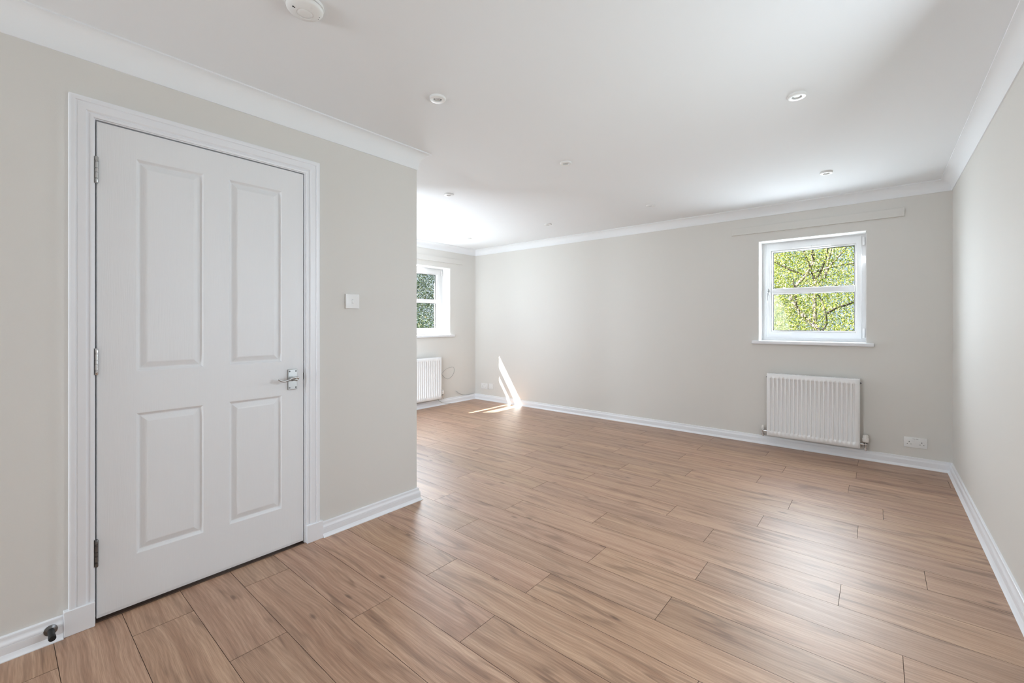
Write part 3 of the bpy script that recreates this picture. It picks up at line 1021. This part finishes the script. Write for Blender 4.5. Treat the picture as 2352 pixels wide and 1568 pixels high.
def downlight():
    root = empty('ceiling_downlight', (0, 0, ZC))
    MB().lathe((0, 0, ZC + 0.0004), (0, 0, -1), [(0, 0.0405), (0.009, 0.0405), (0.0115, 0.0385), (0.012, 0.037), (0.012, 0.0225), (0.011, 0.0215), (0.002, 0.0205), (0.002, 0.001)], 40).build('bezel', 'plastic', root, smooth=True, auto=35)
    MB().lathe((0, 0, ZC - 0.0016), (0, 0, -1), [(0, 0.0204), (0.0012, 0.0204), (0.0013, 0.0004)], 32).build('recess_shade', 'dark', root)  # dark disc standing in for the shade in the gap around the lamp
    lp = MB().lathe((0, 0, ZC - 0.0026), (0, 0, -1), [(0, 0.0168), (0.0025, 0.0164), (0.004, 0.0145), (0.004, 0.0080), (0.0032, 0.0072), (0.0032, 0.0004)], 32).build('lamp', 'lamp', root, smooth=True, auto=35)
    MB().lathe((0, 0, ZC - 0.0052), (0, 0, -1), [(0, 0.0069), (0.001, 0.007), (0.0012, 0.0005)], 20).build('lamp_chip', 'satin', lp, smooth=True, auto=35)
    return root


proto = downlight()
for i, ((x, y), lab) in enumerate(DL):
    o = proto if i == 0 else copy_tree(proto)
    tag(o, lab, 'ceiling light', 'recessed downlights in the white ceiling')
    o['place'] = [x, y]
for o in [q for q in COL.objects if q.name.startswith('ceiling_downlight')]:
    o.location = (o['place'][0], o['place'][1], ZC)
    del o['place']

# smoke alarm
SC = (-1.565, 0.716, ZC + 0.0004)
sa = empty('smoke_alarm', (SC[0], SC[1], ZC))
tag(sa, 'round white smoke alarm on the ceiling at the top edge, above the door', 'smoke alarm')
MB().lathe(SC, (0, 0, -1), [(0, 0.062), (0.009, 0.0635), (0.0115, 0.0625)], 48).build('base', 'plastic', sa, smooth=True, auto=40)
MB().lathe((SC[0], SC[1], ZC - 0.0125), (0, 0, -1), [(-0.001, 0.0585), (0.002, 0.061), (0.007, 0.060), (0.013, 0.055), (0.018, 0.046), (0.021, 0.034), (0.022, 0.0285), (0.0208, 0.0275), (0.0208, 0.026)], 48).build('cover', 'plastic', sa, smooth=True, auto=50)
MB().lathe((SC[0], SC[1], ZC - 0.0275), (0, 0, -1), [(0, 0.0255), (0.0055, 0.025), (0.007, 0.0235), (0.0078, 0.015), (0.008, 0.0005)], 40).build('test_button', 'plastic', sa, smooth=True, auto=50)


def sa_pt(r, ang, dz):
    return (SC[0] + r * math.cos(ang), SC[1] + r * math.sin(ang), ZC - dz)


for ang in (0.05, 2.95):
    MB().tube([sa_pt(0.0285, ang, 0.0336), sa_pt(0.040, ang, 0.0318), sa_pt(0.050, ang, 0.0275)], 0.0011, 6).build('rib', 'plastic', sa)
for r, an, sz, h in ((0.042, -1.51, 0.0032, 0.0310), (0.0375, -1.47, 0.002, 0.0322), (0.047, 1.22, 0.0018, 0.0285), (0.047, 1.52, 0.0018, 0.0285)):
    MB().lathe(sa_pt(r, an, h), (0, 0, -1), [(-0.002, sz), (0.0014, sz), (0.0017, 0.0004)], 12).build('sensor_hole', 'black', sa)

# ------------------------------------------------------------------ loose cables by the left radiator
X = XL + 0.012
c1 = spline([(XL + 0.018, 4.035, 0.38), (XL + 0.014, 4.12, 0.41), (X, 4.205, 0.468), (X, 4.262, 0.508), (X, 4.330, 0.527), (X, 4.400, 0.532), (X, 4.428, 0.505),
             (X, 4.425, 0.455), (X, 4.385, 0.400), (X, 4.315, 0.366), (X, 4.250, 0.385), (X, 4.200, 0.430), (XL + 0.014, 4.13, 0.47), (XL + 0.018, 4.06, 0.45), (XL + 0.019, 4.045, 0.30), (XL + 0.021, 4.065, 0.16), (XL + 0.026, 4.105, 0.089), (XL + 0.030, 4.160, 0.046), (XL + 0.042, 4.21, 0.026), (XL + 0.045, 4.28, 0.012), (XL + 0.05, 4.33, 0.006)], 7)
o = MB().tube(c1, 0.0032, 8).build('loose_cable', 'cable', smooth=True)
tag(o, 'thin grey cable looping on the wall beside the far left radiator', 'cable')
c2 = [(XL + 0.001, 4.470, 0.168), (XL + 0.020, 4.478, 0.158), (XL + 0.016, 4.53, 0.122), (XL + 0.014, 4.60, 0.096), (XL + 0.014, 4.68, 0.0855), (XL + 0.014, 4.78, 0.0845), (XL + 0.014, 4.84, 0.085)]
o = MB().tube(spline(c2, 6), 0.0032, 8).build('wall_cable', 'cable', smooth=True)
tag(o, 'short grey cable poking from the wall and resting on the skirting near the far corner', 'cable')

# ------------------------------------------------------------------ outdoors: ground and trees (first-floor view)
GZ = -3.0
gnd = MB().box((-45, -30, GZ - 0.2), (30, 45, GZ)).build('ground', 'grass')
struct(gnd)


def leaf_mat(name, cols, trans):
    m = bpy.data.materials.new(name)
    m.use_nodes = True
    nt = m.node_tree
    b = nt.nodes['Principled BSDF']
    at = nt.nodes.new('ShaderNodeAttribute')
    at.attribute_name = 'leaf_tone'
    rp = nt.nodes.new('ShaderNodeValToRGB')
    els = rp.color_ramp.elements
    els[0].color = cols[0]
    els[1].color = cols[-1]
    for k, c in enumerate(cols[1:-1]):
        e = els.new((k + 1) / (len(cols) - 1))
        e.color = c
    nt.links.new(at.outputs['Fac'], rp.inputs[0])
    nt.links.new(rp.outputs[0], b.inputs['Base Color'])
    b.inputs['Roughness'].default_value = 0.45
    b.inputs['Specular IOR Level'].default_value = 0.35
    tl = nt.nodes.new('ShaderNodeBsdfTranslucent')
    nt.links.new(rp.outputs[0], tl.inputs[0])
    mx = nt.nodes.new('ShaderNodeMixShader')
    mx.inputs[0].default_value = trans
    out = nt.nodes['Material Output']
    nt.links.new(b.outputs[0], mx.inputs[1])
    nt.links.new(tl.outputs[0], mx.inputs[2])
    nt.links.new(mx.outputs[0], out.inputs[0])
    return m


M['birch_leaf'] = leaf_mat('birch_leaf', [(0.08, 0.12, 0.012, 1), (0.20, 0.25, 0.024, 1), (0.32, 0.345, 0.06, 1), (0.45, 0.42, 0.18, 1), (0.60, 0.52, 0.42, 1)], 0.35)
M['ever_leaf'] = leaf_mat('evergreen_leaf', [(0.03, 0.06, 0.045, 1), (0.06, 0.105, 0.065, 1), (0.11, 0.155, 0.08, 1), (0.20, 0.21, 0.10, 1), (0.30, 0.24, 0.13, 1)], 0.25)
M['bark_dark'] = paint('dark_bark', (0.045, 0.036, 0.03, 1), 0.9, 0.6, 40, 0.2, 0.4)
M['bark_white'] = paint('birch_bark', (0.32, 0.27, 0.235, 1), 0.8, 0.4, 14, 0.2, 0.75, stretch=(1, 1, 3))


def foliage(name, mat, parent, centre, radii, n, size, seed, squash=1.0):
    rnd = random.Random(seed)
    vs, fs, tones = [], [], []
    # clusters make clumps with gaps between them
    clusters = []
    for _ in range(max(30, n // 70)):
        while True:
            p = [rnd.uniform(-1, 1) for _ in range(3)]
            if sum(c * c for c in p) < 1: break
        clusters.append((p, rnd.uniform(0.0, 0.45)))
    for k in range(n):
        c, tn = clusters[rnd.randrange(len(clusters))]
        sp = 0.13
        p = Vector((centre[0] + radii[0] * (c[0] + rnd.gauss(0, sp)), centre[1] + radii[1] * (c[1] + rnd.gauss(0, sp)), centre[2] + radii[2] * (c[2] + rnd.gauss(0, sp * 1.1))))
        if p.z < GZ + 0.2: continue
        u = Vector((rnd.gauss(0, 1), rnd.gauss(0, 1), rnd.gauss(0, 1) - 0.4)).normalized()
        w = u.cross(Vector((rnd.gauss(0, 1), rnd.gauss(0, 1), rnd.gauss(0, 1)))).normalized()
        s = size * rnd.uniform(0.6, 1.25)
        b = len(vs)
        nrm = u.cross(w) * s * 0.12
        vs += [p, p + u * s * 0.5 + w * s * 0.33 + nrm, p + u * s, p + u * s * 0.5 - w * s * 0.33 + nrm]
        fs.append((b, b + 1, b + 2, b + 3))
        tones.append(min(1, max(0, tn + rnd.random() ** 1.6 * 0.62)))
    me = bpy.data.meshes.new(name)
    me.from_pydata([tuple(v) for v in vs], [], fs)
    at = me.attributes.new('leaf_tone', 'FLOAT', 'FACE')
    at.data.foreach_set('value', tones)
    me.materials.append(M[mat])
    o = bpy.data.objects.new(name, me)
    COL.objects.link(o)
    o.parent = parent
    o.matrix_parent_inverse = Matrix.Translation(-Vector(parent.location))
    return o


def limb(mb, p0, p1, r0, r1, rnd, wob=0.06, n=7):
    p0, p1 = Vector(p0), Vector(p1)
    L = (p1 - p0).length
    pts = [p0]
    for k in range(1, n):
        t = k / n
        pts.append(p0.lerp(p1, t) + Vector((rnd.gauss(0, wob), rnd.gauss(0, wob), rnd.gauss(0, wob * 0.6))) * L * 0.35)
    pts.append(p1)
    sp = spline(pts, 3)
    mb.tube(sp, [r0 + (r1 - r0) * i / (len(sp) - 1) for i in range(len(sp))], 7)
    return sp


def tree(name, base, height, crown_c, crown_r, leaves, size, leaf, bark, seed, label, cat, group, extra=()):
    rnd = random.Random(seed)
    root = empty(name, base)
    tag(root, label, cat, group)
    mb = MB()
    top = (crown_c[0] + rnd.uniform(-.3, .3), crown_c[1], crown_c[2] + crown_r[2] * 0.9)
    tr = limb(mb, base, top, 0.07, 0.012, rnd, 0.05, 9)
    mb.build('trunk', bark, root, smooth=True)
    for k in range(8):
        q = tr[int(len(tr) * rnd.uniform(0.3, 0.85))]
        ang = rnd.uniform(0, 2 * PI)
        e = (crown_c[0] + crown_r[0] * 0.8 * math.cos(ang), crown_c[1] + crown_r[1] * 0.8 * math.sin(ang), min(q.z + rnd.uniform(0.3, 1.6), crown_c[2] + crown_r[2] * .9))
        b = MB()
        sp = limb(b, q, e, 0.022, 0.006, rnd, 0.09)
        for j in range(3):
            s = sp[int(len(sp) * rnd.uniform(0.3, 0.8))]
            limb(b, s, s + Vector((rnd.uniform(-.7, .7), rnd.uniform(-.5, .5), rnd.uniform(0, .8))), 0.009, 0.003, rnd, 0.1, 4)
        b.build('branch', bark if k % 2 else 'bark_dark', root, smooth=True)
    for pts, r0, r1, mt in extra:
        b = MB()
        sp = spline(pts, 6)
        b.tube(sp, [r0 + (r1 - r0) * i / (len(sp) - 1) for i in range(len(sp))], 8)
        b.build('branch', mt, root, smooth=True)
    foliage('foliage', leaf, root, crown_c, crown_r, leaves, size, seed + 1)
    return root


def at(px, py, Y):
    """the point in the garden at depth Y seen through the back window at a photo position"""
    u, v = (px - CX) / FPX, (CY - py) / FPX
    d = (-math.sin(YAW) + u * math.cos(YAW), math.cos(YAW) + u * math.sin(YAW), v)
    t = Y / d[1]
    return (t * d[0], Y, H + t * d[2])


YT = 11.0
fork = [at(1872, 645, YT), at(1862, 615, YT), at(1852, 592, YT), at(1843, 570, YT), at(1832, 535, YT)]
fork2 = [at(1872, 645, YT), at(1886, 620, YT), at(1897, 590, YT), at(1902, 560, YT), at(1906, 520, YT)]
stem = [(at(1872, 645, YT)[0] - 0.05, YT, GZ), at(1874, 850, YT), at(1871, 720, YT), at(1872, 645, YT)]
pale = [at(1893, 640, YT + 0.4), at(1905, 612, YT + 0.4), at(1925, 590, YT + 0.4), at(1950, 560, YT + 0.4), at(1985, 515, YT + 0.4)]
pale2 = [at(1896, 632, YT + 0.5), at(1902, 600, YT + 0.5), at(1908, 575, YT + 0.5), at(1912, 530, YT + 0.5)]
lowb = [at(1900, 720, YT - 0.3), at(1922, 706, YT - 0.3), at(1945, 700, YT - 0.3), at(1975, 688, YT - 0.3), at(2010, 676, YT - 0.3)]
dk = [at(1832, 712, YT - 0.2), at(1829, 690, YT - 0.2), at(1826, 672, YT - 0.2), at(1822, 640, YT - 0.2)]
tree('birch_tree', (-1.35, YT, GZ), 9, (-1.0, YT + 0.2, 2.3), (3.0, 1.6, 3.4), 92000, 0.036, 'birch_leaf', 'bark_white', 3,
     'spring birch with forked dark branches framed in the centre of the right window', 'tree', 'birch trees outside the right window',
     [(stem, 0.055, 0.030, 'bark_white'), (fork, 0.024, 0.011, 'bark_dark'), (fork2, 0.022, 0.012, 'bark_dark'), (pale, 0.022, 0.010, 'bark_white'),
      (pale2, 0.026, 0.012, 'bark_white'), (lowb, 0.022, 0.012, 'bark_dark'), (dk, 0.020, 0.008, 'bark_dark')])
tree('birch_tree', (-3.2, 17.0, GZ), 10, (-3.0, 17.0, 2.0), (2.7, 1.6, 4.2), 64000, 0.055, 'birch_leaf', 'bark_white', 23,
     'yellow-green birch filling the left half of the right window, behind the forked one', 'tree', 'birch trees outside the right window')
tree('birch_tree', (4.4, 17.2, GZ), 9, (4.2, 17.2, 1.6), (2.4, 1.6, 3.8), 36000, 0.055, 'birch_leaf', 'bark_white', 41,
     'sparser birch beyond the right edge of the right window with sky between its leaves', 'tree', 'birch trees outside the right window')
tree('evergreen_tree', (-13.0, 9.4, GZ), 8, (-13.0, 9.5, 1.6), (1.7, 2.8, 3.9), 70000, 0.052, 'ever_leaf', 'bark_dark', 57,
     'dark blue-green evergreen seen through the half-hidden left window', 'tree', None)
tree('evergreen_shrub', (-8.6, 6.3, GZ), 5, (-8.6, 6.3, -0.3), (0.9, 1.2, 1.75), 34000, 0.042, 'ever_leaf', 'bark_dark', 71,
     'olive bush in the lower pane of the half-hidden left window', 'shrub', None)
